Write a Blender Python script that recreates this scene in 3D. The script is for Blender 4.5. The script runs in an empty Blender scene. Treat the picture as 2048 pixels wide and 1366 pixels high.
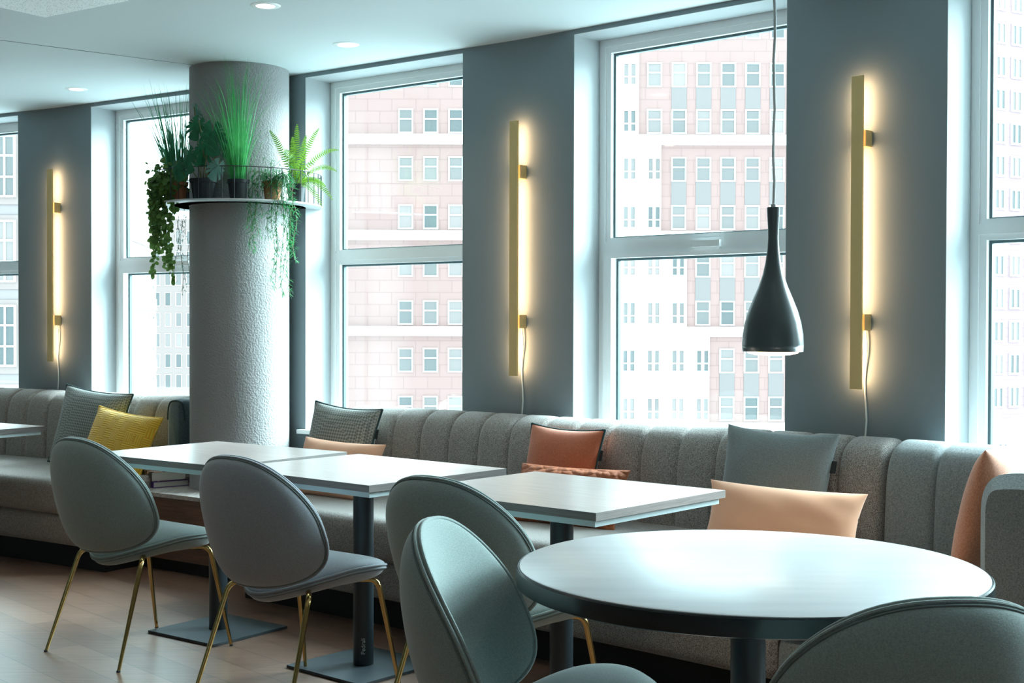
import bpy, bmesh, math, random
from mathutils import Vector, Matrix

SC = bpy.context.scene
COL = SC.collection
R = math.radians
F = 2650.0            # focal length in pixels of the 2048 wide frame
CAM_Z = 1.285

# ------------------------------------------------------------------ camera
cd = bpy.data.cameras.new('camera'); cam = bpy.data.objects.new('camera', cd); COL.objects.link(cam)
cd.sensor_width = 36.0; cd.lens = F / 2048 * 36.0; cd.clip_end = 1000
PITCH, ROLL = math.atan(40 / F), R(0.14)
cam.matrix_world = (Matrix.Translation((0, 0, CAM_Z)) @ Matrix.Rotation(math.pi/2 - PITCH, 4, 'X') @ Matrix.Rotation(ROLL, 4, 'Z'))
SC.camera = cam
# ------------------------------------------------------------------ world, exposure
SC.view_settings.view_transform = 'Standard'; SC.view_settings.look = 'None'
SC.view_settings.gamma = 1.0; SC.view_settings.use_curve_mapping = False
SC.view_settings.exposure = 0.12
w = bpy.data.worlds.new('overcast sky'); SC.world = w; w.use_nodes = True
bg = w.node_tree.nodes['Background']; bg.inputs[0].default_value = (0.66, 0.94, 1.0, 1); bg.inputs[1].default_value = 6.5
sl_ = bpy.data.lights.new('bright_sky_side', 'SUN'); sl_.energy = 30.0; sl_.angle = R(50); sl_.color = (.72, .95, 1.0)
so_ = bpy.data.objects.new('bright_sky_side', sl_); COL.objects.link(so_)
so_.rotation_euler = Vector((.82, .42, .52)).to_track_quat('Z', 'Y').to_euler()     # soft brightness of the clouds behind and right of the windows
SC.cycles.max_bounces = 8; SC.cycles.diffuse_bounces = 5; SC.cycles.glossy_bounces = 4
SC.cycles.transparent_max_bounces = 12; SC.cycles.caustics_reflective = False; SC.cycles.caustics_refractive = False
SC.cycles.sample_clamp_indirect = 6.0
DOWNLIGHT_W = 9.0     # power of each ceiling downlight
SCONCE_E = 34.0

# ------------------------------------------------------------------ geometry of the view and of the curved window wall
CM = cam.matrix_world.copy(); CI = CM.inverted()
def ray(px, py):
    return (CM.to_3x3() @ Vector(((px - 1024) / F, -(py - 683) / F, -1)))
def at(px, py, z):
    d = ray(px, py); t = (z - CAM_Z) / d.z
    return Vector((d.x * t, d.y * t, z))
def proj(p):
    q = CI @ Vector(p); return (1024 + F * q.x / -q.z, 683 - F * q.y / -q.z)

CEIL = 2.612
PITCHLEN, WIN = 1.765, 1.095
C0 = Vector((0.026, 6.263))
def U(a): return Vector((math.cos(a), math.sin(a)))
def N(a): return Vector((math.sin(a), -math.cos(a)))
# straight facets, the wall bends in the middle of every pier
ANG = [R(-25.2), R(-29.2), R(-33.2), R(-37.2), R(-41.4), R(-44.8), R(-48.5)]
BEND = [None] * 8
BEND[4] = C0
for i in (3, 2, 1, 0): BEND[i] = BEND[i+1] - U(ANG[i]) * PITCHLEN
for i in (4, 5, 6): BEND[i+1] = BEND[i] + U(ANG[i]) * PITCHLEN
# facet i runs BEND[i] -> BEND[i+1]; windows 0..4 of the photo sit in facets 1..5
K = R(-4.05) / PITCHLEN
TAB = {}
def _tab():
    th0 = R(-39.3); p = C0.copy(); TAB[0] = (p.copy(), th0)
    for sg in (1, -1):
        p = C0.copy()
        for i in range(1, 900):
            s = sg * i * .01; th = th0 + K * (s - sg * .005); p = p + U(th) * (.01 * sg)
            TAB[sg * i] = (p.copy(), th0 + K * s)
_tab()
def path(s, d, z=0.0):
    i = math.floor(s * 100); i = max(-898, min(897, i)); f = s * 100 - i
    p = TAB[i][0].lerp(TAB[i+1][0], f); a = TAB[i][1] * (1-f) + TAB[i+1][1] * f
    q = p + N(a) * d
    return Vector((q.x, q.y, z))
def tang(s): i = math.floor(s*100); return TAB[i][1]
def s_at(px, d, z):
    lo, hi = -8.9, 3.4
    for _ in range(40):
        m = (lo + hi) / 2
        if proj(path(m, d, z))[0] < px: lo = m
        else: hi = m
    return (lo + hi) / 2
def facet(i, s, d, z):
    q = BEND[i] + U(ANG[i]) * s + N(ANG[i]) * d
    return Vector((q.x, q.y, z))
def facet_s(i, px, d, z):
    lo, hi = -2.0, 4.0
    for _ in range(40):
        m = (lo + hi) / 2
        if proj(facet(i, m, d, z))[0] < px: lo = m
        else: hi = m
    return (lo + hi) / 2

# ------------------------------------------------------------------ mesh helpers
def link(name, bm, m=None, parent=None, smooth=True, sharp=35):
    me = bpy.data.meshes.new(name)
    bmesh.ops.remove_doubles(bm, verts=bm.verts, dist=1e-6)
    bmesh.ops.recalc_face_normals(bm, faces=bm.faces)
    if smooth:
        for f in bm.faces: f.smooth = True
        lim = R(sharp)
        for e in bm.edges:
            if len(e.link_faces) == 2 and e.link_faces[0].normal.angle(e.link_faces[1].normal, 0) > lim: e.smooth = False
    bm.to_mesh(me); bm.free()
    o = bpy.data.objects.new(name, me); COL.objects.link(o)
    if m is not None:
        for mm in (m if isinstance(m, (list, tuple)) else [m]): me.materials.append(mm)
    if parent: o.parent = parent
    return o
def thing(name, label, cat, group=None, loc=(0, 0, 0), rz=0.0):
    o = bpy.data.objects.new(name, None); COL.objects.link(o)
    o.location = loc; o.rotation_euler = (0, 0, rz)
    o['label'] = label; o['category'] = cat
    if group: o['group'] = group
    return o
def tag(o, label, cat, group=None):
    o['label'] = label; o['category'] = cat
    if group: o['group'] = group
    return o
def struct(name, bm, m, label=None, parent=None, **k):
    o = link(name, bm, m, parent, **k)
    if not parent: o['kind'] = 'structure'
    if label: o['label'] = label; 
    return o
def sroot(name, label):
    o = bpy.data.objects.new(name, None); COL.objects.link(o); o['kind'] = 'structure'; o['label'] = label; return o
def BM(): return bmesh.new()
def hexa(bm, pts, mi=0):
    """8 points: bottom 4 ccw then top 4"""
    v = [bm.verts.new(p) for p in pts]
    fs = [(3,2,1,0), (4,5,6,7), (0,1,5,4), (1,2,6,5), (2,3,7,6), (3,0,4,7)]
    for f in fs:
        fc = bm.faces.new([v[i] for i in f]); fc.material_index = mi
    return v
def box(bm, c, s, M=None, mi=0):
    x, y, z = c; a, b, h = s[0]/2, s[1]/2, s[2]/2
    pts = [Vector((x+i, y+j, z+k)) for k in (-h, h) for i, j in ((-a,-b),(a,-b),(a,b),(-a,b))]
    if M is not None: pts = [M @ p for p in pts]
    return hexa(bm, pts, mi)
def bevel(bm, w, seg=2):
    bmesh.ops.bevel(bm, geom=[e for e in bm.edges if len(e.link_faces) == 2 and e.calc_face_angle(0) > .5], offset=w, segments=seg, profile=.6, affect='EDGES')
def fbox(bm, i, s0, s1, d0, d1, z0, z1):
    hexa(bm, [facet(i, s0, d0, z0), facet(i, s1, d0, z0), facet(i, s1, d1, z0), facet(i, s0, d1, z0),
              facet(i, s0, d0, z1), facet(i, s1, d0, z1), facet(i, s1, d1, z1), facet(i, s0, d1, z1)])
def grid(bm, P, closeu=False, closev=False, mi=0):
    nu, nv = len(P), len(P[0]); V = [[bm.verts.new(p) for p in row] for row in P]
    for i in range(nu if closeu else nu-1):
        for j in range(nv if closev else nv-1):
            q = [V[i][j], V[(i+1) % nu][j], V[(i+1) % nu][(j+1) % nv], V[i][(j+1) % nv]]
            try: bm.faces.new(q).material_index = mi
            except ValueError: pass
    return V
def cap(bm, row, mi=0):
    try: bm.faces.new(row).material_index = mi
    except ValueError: pass
def tube(bm, pts, rad, n=10, closed=False, caps=True, mi=0):
    pts = [Vector(p) for p in pts]; m = len(pts)
    if not isinstance(rad, (list, tuple)): rad = [rad] * m
    rows = []; ref = None
    for i in range(m):
        if closed: t = pts[(i+1) % m] - pts[i-1]
        else: t = pts[min(i+1, m-1)] - pts[max(i-1, 0)]
        t.normalize()
        if ref is None:
            ref = t.orthogonal().normalized()
        ref = (ref - t * ref.dot(t)); 
        if ref.length < 1e-6: ref = t.orthogonal()
        ref.normalize(); b = t.cross(ref)
        rows.append([pts[i] + (ref * math.cos(2*math.pi*k/n) + b * math.sin(2*math.pi*k/n)) * rad[i] for k in range(n)])
    V = grid(bm, rows, closeu=closed, closev=True, mi=mi)
    if caps and not closed: cap(bm, list(reversed(V[0])), mi); cap(bm, V[-1], mi)
def lathe(bm, prof, c=(0, 0, 0), n=32, mi=0, a0=0, a1=None):
    c = Vector(c); rows = []
    for r, z in prof:
        rows.append([c + Vector((r * math.cos(2*math.pi*k/n), r * math.sin(2*math.pi*k/n), z)) for k in range(n)])
    V = grid(bm, rows, closev=True, mi=mi)
    if prof[0][0] > 1e-5: cap(bm, V[0], mi)
    if prof[-1][0] > 1e-5: cap(bm, V[-1], mi)
def smooth_path(pts, rad=.03, n=6):
    """round the corners of a polyline"""
    pts = [Vector(p) for p in pts]; out = [pts[0]]
    for i in range(1, len(pts)-1):
        a, b, c = pts[i-1], pts[i], pts[i+1]
        u = (a-b); v = (c-b); r = min(rad, u.length*.45, v.length*.45)
        p0, p2 = b + u.normalized()*r, b + v.normalized()*r
        for k in range(n+1):
            t = k/n; out.append(p0*(1-t)**2 + b*2*t*(1-t) + p2*t*t)
    out.append(pts[-1]); return out

# ------------------------------------------------------------------ materials
def mat(name, col, rough=.6, metal=0.0, spec=.5, sheen=0.0):
    m = bpy.data.materials.new(name); m.use_nodes = True
    b = m.node_tree.nodes['Principled BSDF']
    b.inputs['Base Color'].default_value = (*col, 1); b.inputs['Roughness'].default_value = rough
    b.inputs['Metallic'].default_value = metal; b.inputs['Specular IOR Level'].default_value = spec
    if sheen: b.inputs['Sheen Weight'].default_value = sheen
    return m
def nt(m): return m.node_tree.nodes, m.node_tree.links, m.node_tree.nodes['Principled BSDF']
def coords(m, scale=(1, 1, 1), rot=(0, 0, 0)):
    n, l, b = nt(m); tc = n.new('ShaderNodeTexCoord'); mp = n.new('ShaderNodeMapping')
    mp.inputs['Scale'].default_value = scale; mp.inputs['Rotation'].default_value = rot
    l.new(tc.outputs['Object'], mp.inputs[0]); return mp
def noise_bump(m, scale, strength, dist=.002, detail=3, mapping=None):
    n, l, b = nt(m); mp = mapping or coords(m); t = n.new('ShaderNodeTexNoise'); t.inputs['Scale'].default_value = scale
    t.inputs['Detail'].default_value = detail; l.new(mp.outputs[0], t.inputs['Vector'])
    bp = n.new('ShaderNodeBump'); bp.inputs['Strength'].default_value = strength; bp.inputs['Distance'].default_value = dist
    l.new(t.outputs[0], bp.inputs['Height']); l.new(bp.outputs[0], b.inputs['Normal']); return t
def mottled(m, c0, c1, scale, lo=.35, hi=.65, detail=4, mapping=None):
    n, l, b = nt(m); mp = mapping or coords(m); t = n.new('ShaderNodeTexNoise'); t.inputs['Scale'].default_value = scale
    t.inputs['Detail'].default_value = detail; l.new(mp.outputs[0], t.inputs['Vector'])
    r = n.new('ShaderNodeValToRGB'); r.color_ramp.elements[0].position = lo; r.color_ramp.elements[1].position = hi
    r.color_ramp.elements[0].color = (*c0, 1); r.color_ramp.elements[1].color = (*c1, 1)
    l.new(t.outputs[0], r.inputs[0]); l.new(r.outputs[0], b.inputs['Base Color']); return r
def emit(name, col, s):
    m = bpy.data.materials.new(name); m.use_nodes = True; n = m.node_tree.nodes; n.clear()
    e = n.new('ShaderNodeEmission'); o = n.new('ShaderNodeOutputMaterial'); e.inputs[0].default_value = (*col, 1); e.inputs[1].default_value = s
    m.node_tree.links.new(e.outputs[0], o.inputs[0]); return m
def weave(m, c0, c1, scale, bump=.5, dist=.001, wig=.0):
    """fine cross weave from two wave textures"""
    n, l, b = nt(m); mp = coords(m)
    ns = n.new('ShaderNodeTexNoise'); ns.inputs['Scale'].default_value = scale * 1.3; ns.inputs['Detail'].default_value = 2
    l.new(mp.outputs[0], ns.inputs['Vector'])
    mp2 = coords(m, (1, 1, 5)); n2 = n.new('ShaderNodeTexNoise'); n2.inputs['Scale'].default_value = scale; l.new(mp2.outputs[0], n2.inputs['Vector'])
    ad = n.new('ShaderNodeMath'); ad.operation = 'ADD'; l.new(ns.outputs[0], ad.inputs[0]); l.new(n2.outputs[0], ad.inputs[1])
    ml = n.new('ShaderNodeMath'); ml.operation = 'MULTIPLY'; ml.inputs[1].default_value = .5; l.new(ad.outputs[0], ml.inputs[0])
    r = n.new('ShaderNodeValToRGB'); r.color_ramp.elements[0].position = .36; r.color_ramp.elements[1].position = .64
    r.color_ramp.elements[0].color = (*c0, 1); r.color_ramp.elements[1].color = (*c1, 1)
    l.new(ml.outputs[0], r.inputs[0]); l.new(r.outputs[0], b.inputs['Base Color'])
    bp = n.new('ShaderNodeBump'); bp.inputs['Strength'].default_value = bump; bp.inputs['Distance'].default_value = dist
    l.new(ml.outputs[0], bp.inputs['Height']); l.new(bp.outputs[0], b.inputs['Normal'])
def wood(m, c0, c1, scale=6, stretch=(1, 14, 14), rot=0.0, lo=.3, hi=.7):
    n, l, b = nt(m); mp = coords(m, stretch, (0, 0, rot)); t = n.new('ShaderNodeTexNoise'); t.inputs['Scale'].default_value = scale
    t.inputs['Detail'].default_value = 6; t.inputs['Roughness'].default_value = .65; l.new(mp.outputs[0], t.inputs['Vector'])
    r = n.new('ShaderNodeValToRGB'); r.color_ramp.elements[0].position = lo; r.color_ramp.elements[1].position = hi
    r.color_ramp.elements[0].color = (*c0, 1); r.color_ramp.elements[1].color = (*c1, 1)
    l.new(t.outputs[0], r.inputs[0]); l.new(r.outputs[0], b.inputs['Base Color'])
    return t, r

M = {}
M['wall'] = mat('grey_blue_paint', (.215, .262, .285), .75); noise_bump(M['wall'], 260, .25, .001)
M['ceiling'] = mat('white_ceiling_paint', (.56, .61, .62), .85); noise_bump(M['ceiling'], 300, .08, .001)
M['stucco'] = mat('stucco', (.30, .295, .295), .75); noise_bump(M['stucco'], 105, .85, .006, 3)
M['frame'] = mat('white_window_frame', (.88, .88, .88), .3)
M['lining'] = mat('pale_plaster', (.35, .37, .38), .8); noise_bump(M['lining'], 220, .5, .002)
M['gasket'] = mat('dark_gasket', (.05, .09, .10), .5)
M['sill'] = mat('white_sill', (.85, .86, .86), .35)
g = bpy.data.materials.new('pane_glass'); g.use_nodes = True; n_ = g.node_tree.nodes; n_.clear()
tr = n_.new('ShaderNodeBsdfTransparent'); gl = n_.new('ShaderNodeBsdfGlossy'); mx = n_.new('ShaderNodeMixShader'); ou = n_.new('ShaderNodeOutputMaterial')
tr.inputs[0].default_value = (.97, .99, .99, 1); gl.inputs['Roughness'].default_value = .02; mx.inputs[0].default_value = .05
g.node_tree.links.new(tr.outputs[0], mx.inputs[1]); g.node_tree.links.new(gl.outputs[0], mx.inputs[2]); g.node_tree.links.new(mx.outputs[0], ou.inputs[0]); M['glass'] = g
M['brass'] = mat('brass', (.55, .37, .14), .18, 1.0)
M['sconce'] = mat('satin_brass', (.74, .52, .23), .5, .2)
M['black'] = mat('black_steel', (.018, .026, .032), .38)
M['plate'] = mat('textured_black_steel', (.045, .06, .07), .5); noise_bump(M['plate'], 400, .3, .001)
M['pendant'] = mat('dark_grey_lacquer', (.055, .068, .072), .3)
M['cable'] = mat('white_cable', (.75, .78, .75), .5)
M['clear_cable'] = mat('grey_cable', (.45, .48, .48), .35)
M['plinth'] = mat('black_plinth', (.006, .006, .007), .7)
M['led'] = emit('warm_led', (1.0, .64, .34), SCONCE_E)
M['lamp'] = emit('lamp_glow', (1.0, .93, .80), 6.0)
M['bulb'] = emit('pendant_glow', (1.0, .78, .5), 9.0)
M['tweed'] = mat('tweed', (.2, .19, .18), .9, sheen=.3); mottled(M['tweed'], (.095, .08, .072), (.48, .445, .42), 450, .42, .58, 3)
noise = None
def add_bump(m, scale, st, dist=.001):
    noise_bump(m, scale, st, dist)
add_bump(M['tweed'], 450, .5, .0015)
M['woven'] = mat('grey_woven', (.2, .2, .2), .9, sheen=.3); weave(M['woven'], (.13, .145, .15), (.31, .34, .345), 170, .5)
M['brown_woven'] = mat('taupe_woven', (.2, .2, .2), .9, sheen=.3); weave(M['brown_woven'], (.16, .13, .112), (.38, .335, .30), 120, .5, .0015)
M['teal_velvet'] = mat('teal_velvet', (.05, .09, .10), .85, sheen=.6); weave(M['teal_velvet'], (.035, .06, .07), (.08, .13, .145), 120, .5)
M['chair'] = mat('grey_green_wool', (.3, .3, .3), .9, sheen=.35); weave(M['chair'], (.195, .25, .245), (.295, .37, .36), 260, .5, .0008)
M['chair_blue'] = mat('grey_blue_wool', (.3, .3, .3), .9, sheen=.35); weave(M['chair_blue'], (.22, .245, .275), (.32, .35, .385), 260, .4, .0008)
M['pipe'] = mat('seam_piping', (.13, .17, .17), .85)
M['knit'] = mat('grey_knit', (.28, .28, .26), .9, sheen=.2)
n, l, b = nt(M['knit']); mp = coords(M['knit'], (1, 1, 1), (0, 0, R(45))); ck = n.new('ShaderNodeTexChecker'); ck.inputs['Scale'].default_value = 90
ck.inputs[1].default_value = (.36, .37, .34, 1); ck.inputs[2].default_value = (.15, .17, .16, 1)
l.new(mp.outputs[0], ck.inputs[0]); l.new(ck.outputs[0], b.inputs['Base Color'])
bp = n.new('ShaderNodeBump'); bp.inputs['Strength'].default_value = .5; bp.inputs['Distance'].default_value = .002; l.new(ck.outputs[1], bp.inputs['Height']); l.new(bp.outputs[0], b.inputs['Normal'])
M['navy_pipe'] = mat('dark_teal_piping', (.02, .05, .055), .7)
M['yellow'] = mat('mustard_maze_weave', (.66, .48, .05), .75, sheen=.4)
n, l, b = nt(M['yellow']); mp = coords(M['yellow'], (1, 1, 1), (0, 0, 0)); bk = n.new('ShaderNodeTexBrick'); bk.inputs['Scale'].default_value = 1
# maze of short ridges, alternating direction by checker
wv1 = n.new('ShaderNodeTexWave'); wv1.inputs['Scale'].default_value = 26; wv1.bands_direction = 'X'; wv2 = n.new('ShaderNodeTexWave'); wv2.inputs['Scale'].default_value = 26; wv2.bands_direction = 'Y'
ck = n.new('ShaderNodeTexChecker'); ck.inputs['Scale'].default_value = 18
for t in (wv1, wv2): l.new(mp.outputs[0], t.inputs[0])
l.new(mp.outputs[0], ck.inputs[0])
mxx = n.new('ShaderNodeMix'); l.new(ck.outputs[1], mxx.inputs[0]); l.new(wv1.outputs[1], mxx.inputs[2]); l.new(wv2.outputs[1], mxx.inputs[3])
rr = n.new('ShaderNodeValToRGB'); rr.color_ramp.elements[0].color = (.92, .42, .01, 1); rr.color_ramp.elements[1].color = (1.0, .68, .06, 1); l.new(mxx.outputs[0], rr.inputs[0]); l.new(rr.outputs[0], b.inputs['Base Color'])
bp = n.new('ShaderNodeBump'); bp.inputs['Strength'].default_value = .8; bp.inputs['Distance'].default_value = .003; l.new(mxx.outputs[0], bp.inputs['Height']); l.new(bp.outputs[0], b.inputs['Normal'])
n.remove(bk)
M['peach'] = mat('peach_fabric', (.92, .47, .29), .85, sheen=.3); noise_bump(M['peach'], 300, .2, .001)
M['orange'] = mat('burnt_orange_fabric', (.50, .13, .055), .85, sheen=.3); weave(M['orange'], (.42, .10, .04), (.56, .165, .075), 200, .3)
M['rust'] = mat('rust_velvet', (.36, .095, .03), .75, sheen=.05)
n, l, b = nt(M['rust']); mp = coords(M['rust']); vo = n.new('ShaderNodeTexVoronoi'); vo.inputs['Scale'].default_value = 32; l.new(mp.outputs[0], vo.inputs[0])
bp = n.new('ShaderNodeBump'); bp.inputs['Strength'].default_value = 1; bp.inputs['Distance'].default_value = .012; bp.invert = True; l.new(vo.outputs[0], bp.inputs['Height']); l.new(bp.outputs[0], b.inputs['Normal'])
M['coral'] = mat('coral_woven', (.6, .22, .12), .85, sheen=.3); weave(M['coral'], (.50, .17, .09), (.70, .30, .17), 160, .6)
M['greyc'] = mat('steel_grey_fabric', (.2, .22, .23), .85, sheen=.2); weave(M['greyc'], (.15, .17, .175), (.23, .26, .265), 220, .3)
M['tabletop'] = mat('greige_wood_laminate', (.4, .35, .32), .3); wood(M['tabletop'], (.36, .29, .27), (.50, .43, .405), 5, (1, 16, 16)); noise_bump(M['tabletop'], 90, .05, .001)
M['edge'] = mat('table_edge', (.2, .18, .17), .5); wood(M['edge'], (.10, .085, .078), (.22, .19, .18), 8, (1, 1, 60))
M['tframe'] = mat('pale_metal_frame', (.50, .60, .62), .4)
M['round'] = mat('white_laminate', (.66, .68, .69), .3); wood(M['round'], (.52, .53, .55), (.60, .61, .63), 3, (1, 7, 1))
M['rim'] = mat('black_edge', (.008, .014, .016), .25)
M['oak'] = mat('brown_veneer', (.2, .1, .05), .45); wood(M['oak'], (.075, .034, .02), (.17, .08, .045), 5, (1.5, 1.5, 16))
M['boxtop'] = mat('box_top_laminate', (.4, .36, .34), .25); wood(M['boxtop'], (.32, .28, .26), (.5, .45, .42), 5, (14, 1, 14))
M['terra'] = mat('terracotta', (.42, .15, .07), .8); noise_bump(M['terra'], 60, .2)
M['pot'] = mat('black_plastic_pot', (.012, .018, .022), .4)
M['soil'] = mat('soil', (.025, .018, .012), .95)
M['wire'] = mat('black_wire', (.02, .022, .025), .5)
M['shelf'] = mat('grey_white_shelf', (.5, .53, .54), .5)
def leafm(name, c0, c1):
    m = mat(name, c0, .45, spec=.4); mottled(m, c0, c1, 25, .35, .65)
    b = m.node_tree.nodes['Principled BSDF']; b.inputs['Transmission Weight'].default_value = 0
    n, l, _ = nt(m); out = [x for x in n if x.type == 'OUTPUT_MATERIAL'][0]
    t = n.new('ShaderNodeBsdfTranslucent'); t.inputs[0].default_value = (min(1, c1[0]*1.6), min(1, c1[1]*1.6), c1[2]*1.4, 1)
    ms = n.new('ShaderNodeMixShader'); ms.inputs[0].default_value = .22
    l.new(b.outputs[0], ms.inputs[1]); l.new(t.outputs[0], ms.inputs[2]); l.new(ms.outputs[0], out.inputs[0]); return m
M['leaf_dark'] = leafm('monstera_green', (.008, .07, .035), (.02, .15, .07))
M['grass_bright'] = leafm('bright_grass_green', (.02, .24, .07), (.09, .46, .15))
M['grass_dark'] = leafm('deep_grass_green', (.02, .14, .08), (.06, .26, .13))
M['ivy'] = leafm('ivy_green', (.035, .10, .025), (.14, .26, .06))
M['fern'] = leafm('fern_green', (.05, .16, .02), (.17, .32, .035))
M['rhip'] = leafm('needle_green', (.015, .15, .06), (.06, .30, .11))
M['bluegreen'] = leafm('blue_green_leaf', (.05, .15, .13), (.12, .25, .2))
M['stem'] = mat('stem', (.16, .14, .06), .7)
M['book_pages'] = mat('book_pages', (.55, .52, .46), .85)
n, l, b = nt(M['book_pages']); mp = coords(M['book_pages'], (1, 1, 300)); t = n.new('ShaderNodeTexNoise'); t.inputs['Scale'].default_value = 3; l.new(mp.outputs[0], t.inputs[0]); bp = n.new('ShaderNodeBump'); bp.inputs['Strength'].default_value = .4; l.new(t.outputs[0], bp.inputs['Height']); l.new(bp.outputs[0], b.inputs['Normal'])
M['book_dark'] = mat('dark_printed_cover', (.03, .02, .02), .35); mottled(M['book_dark'], (.015, .01, .012), (.75, .42, .3), 22, .52, .6)
M['book_purple'] = mat('purple_cover', (.09, .02, .18), .35)
M['ink'] = mat('white_ink', (.8, .8, .8), .5)
M['grille'] = mat('white_perforated_metal', (.75, .77, .77), .5)
n, l, b = nt(M['grille']); mp = coords(M['grille']); vo = n.new('ShaderNodeTexVoronoi'); vo.inputs['Scale'].default_value = 110; l.new(mp.outputs[0], vo.inputs[0]); rr = n.new('ShaderNodeValToRGB'); rr.color_ramp.elements[0].position = .2; rr.color_ramp.elements[1].position = .35; rr.color_ramp.elements[0].color = (.35, .38, .38, 1); rr.color_ramp.elements[1].color = (.8, .82, .82, 1); l.new(vo.outputs[0], rr.inputs[0]); l.new(rr.outputs[0], b.inputs['Base Color'])
# floor: oak planks
M['floor'] = mat('walnut_planks', (.3, .15, .08), .36, spec=.6)
M['floor'].node_tree.nodes['Principled BSDF'].inputs['Coat Weight'].default_value = .8; M['floor'].node_tree.nodes['Principled BSDF'].inputs['Coat Roughness'].default_value = .3
n, l, b = nt(M['floor'])
PL = R(47)
mp = coords(M['floor'], (1, 1, 1), (0, 0, PL))
bk = n.new('ShaderNodeTexBrick'); bk.inputs['Scale'].default_value = 1; bk.inputs['Mortar Size'].default_value = .0015; bk.inputs['Brick Width'].default_value = 1.25; bk.inputs['Row Height'].default_value = .145; bk.offset = .37
bk.inputs[1].default_value = (.0, .0, .0, 1); bk.inputs[2].default_value = (1, 1, 1, 1); bk.inputs[3].default_value = (.35, .35, .35, 1); l.new(mp.outputs[0], bk.inputs[0])
mp2 = coords(M['floor'], (1, 13, 1), (0, 0, PL)); t = n.new('ShaderNodeTexNoise'); t.inputs['Scale'].default_value = 4.5; t.inputs['Detail'].default_value = 7; t.inputs['Roughness'].default_value = .68
l.new(mp2.outputs[0], t.inputs[0])
ad = n.new('ShaderNodeMath'); ad.operation = 'MULTIPLY_ADD'; ad.inputs[1].default_value = .28; l.new(bk.outputs[0], ad.inputs[0]); l.new(t.outputs[0], ad.inputs[2])
r = n.new('ShaderNodeValToRGB'); r.color_ramp.elements[0].position = .35; r.color_ramp.elements[1].position = .95; r.color_ramp.elements[0].color = (.13, .06, .036, 1); r.color_ramp.elements[1].color = (.37, .22, .155, 1)
l.new(ad.outputs[0], r.inputs[0]); mxx = n.new('ShaderNodeMix'); mxx.data_type = 'RGBA'; mxx.blend_type = 'MIX'; l.new(bk.outputs[1], mxx.inputs[0]); l.new(r.outputs[0], mxx.inputs[6]); mxx.inputs[7].default_value = (.03, .015, .01, 1); l.new(mxx.outputs[2], b.inputs['Base Color'])
bp = n.new('ShaderNodeBump'); bp.inputs['Strength'].default_value = .12; bp.inputs['Distance'].default_value = .001; l.new(t.outputs[0], bp.inputs['Height']); l.new(bp.outputs[0], b.inputs['Normal'])
# outside
def brickm(name, a, bb):
    m = mat(name, a, .9); n, l, b = nt(m); tc = n.new('ShaderNodeTexCoord'); sp = n.new('ShaderNodeSeparateXYZ'); cb = n.new('ShaderNodeCombineXYZ')
    l.new(tc.outputs['Object'], sp.inputs[0]); l.new(sp.outputs[0], cb.inputs[0]); l.new(sp.outputs[2], cb.inputs[1])
    k = n.new('ShaderNodeTexBrick'); k.inputs['Scale'].default_value = 1; k.inputs['Brick Width'].default_value = 1.6; k.inputs['Row Height'].default_value = .8; k.inputs['Mortar Size'].default_value = .03
    k.inputs[1].default_value = (*a, 1); k.inputs[2].default_value = (*bb, 1); k.inputs[3].default_value = (a[0]*.85, a[1]*.85, a[2]*.85, 1); l.new(cb.outputs[0], k.inputs[0]); l.new(k.outputs[0], b.inputs['Base Color']); return m
M['brick'] = brickm('red_brick_facade', (.232, .136, .126), (.24, .142, .131))
M['brick_b'] = brickm('deep_red_brick_facade', (.205, .128, .140), (.215, .134, .146))
M['brick_c'] = mat('greyish_brick', (.19, .155, .155), .9)
M['facade'] = mat('white_render', (.80, .82, .82), .9)
M['offwin'] = mat('white_window_bars', (.62, .66, .66), .7)
M['offglass'] = mat('office_glass', (.085, .10, .10), .35)
n, l, b = nt(M['offglass']); oi = n.new('ShaderNodeObjectInfo'); rr = n.new('ShaderNodeValToRGB'); rr.color_ramp.elements[0].color = (.055, .060, .062, 1); rr.color_ramp.elements[1].color = (.19, .145, .138, 1); l.new(oi.outputs['Random'], rr.inputs[0]); l.new(rr.outputs[0], b.inputs['Base Color'])
M['pale'] = mat('pale_stone_facade', (.205, .150, .142), .9)
M['spandrel'] = mat('grey_spandrel', (.15, .122, .12), .8)

# ------------------------------------------------------------------ STRUCTURE
# outline of the room seen from above
OUT = [Vector((-9.2, 11.1)), *[BEND[i] + N(ANG[min(i, 6)]) * -.2 for i in range(0, 8)]]
X0, X1, Y0 = -9.0, 4.2, -3.5
def poly_clip(poly, p, nrm):
    out = []
    for i in range(len(poly)):
        a, b_ = poly[i-1], poly[i]; da, db = (a-p).dot(nrm), (b_-p).dot(nrm)
        if (da >= 0) != (db >= 0): out.append(a + (b_-a) * (da/(da-db)))
        if db >= 0: out.append(b_)
    return out
room = [Vector((X0, Y0)), Vector((X1, Y0)), Vector((X1, 2.0))] + [BEND[i] + N(ANG[min(i, 6)]) * -.1 for i in range(7, -1, -1)] + [Vector((X0, 11.45))]
def slab(bm, poly, z0, z1):
    a = [bm.verts.new((p.x, p.y, z0)) for p in poly]; b_ = [bm.verts.new((p.x, p.y, z1)) for p in poly]
    bm.faces.new(a); bm.faces.new(b_)
    for i in range(len(poly)): bm.faces.new((a[i-1], a[i], b_[i], b_[i-1]))
bm = BM(); slab(bm, room, -.1, 0); struct('floor', bm, M['floor'], 'brown plank floor', smooth=False)
ja, jb = at(0, 80, CEIL), at(395, 131, CEIL); jd = (jb - ja).to_2d().normalized(); jn = Vector((-jd.y, jd.x))
bm = BM(); slab(bm, room, CEIL, CEIL+.1)
struct('ceiling', bm, M['ceiling'], 'smooth white ceiling', smooth=False)
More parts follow.
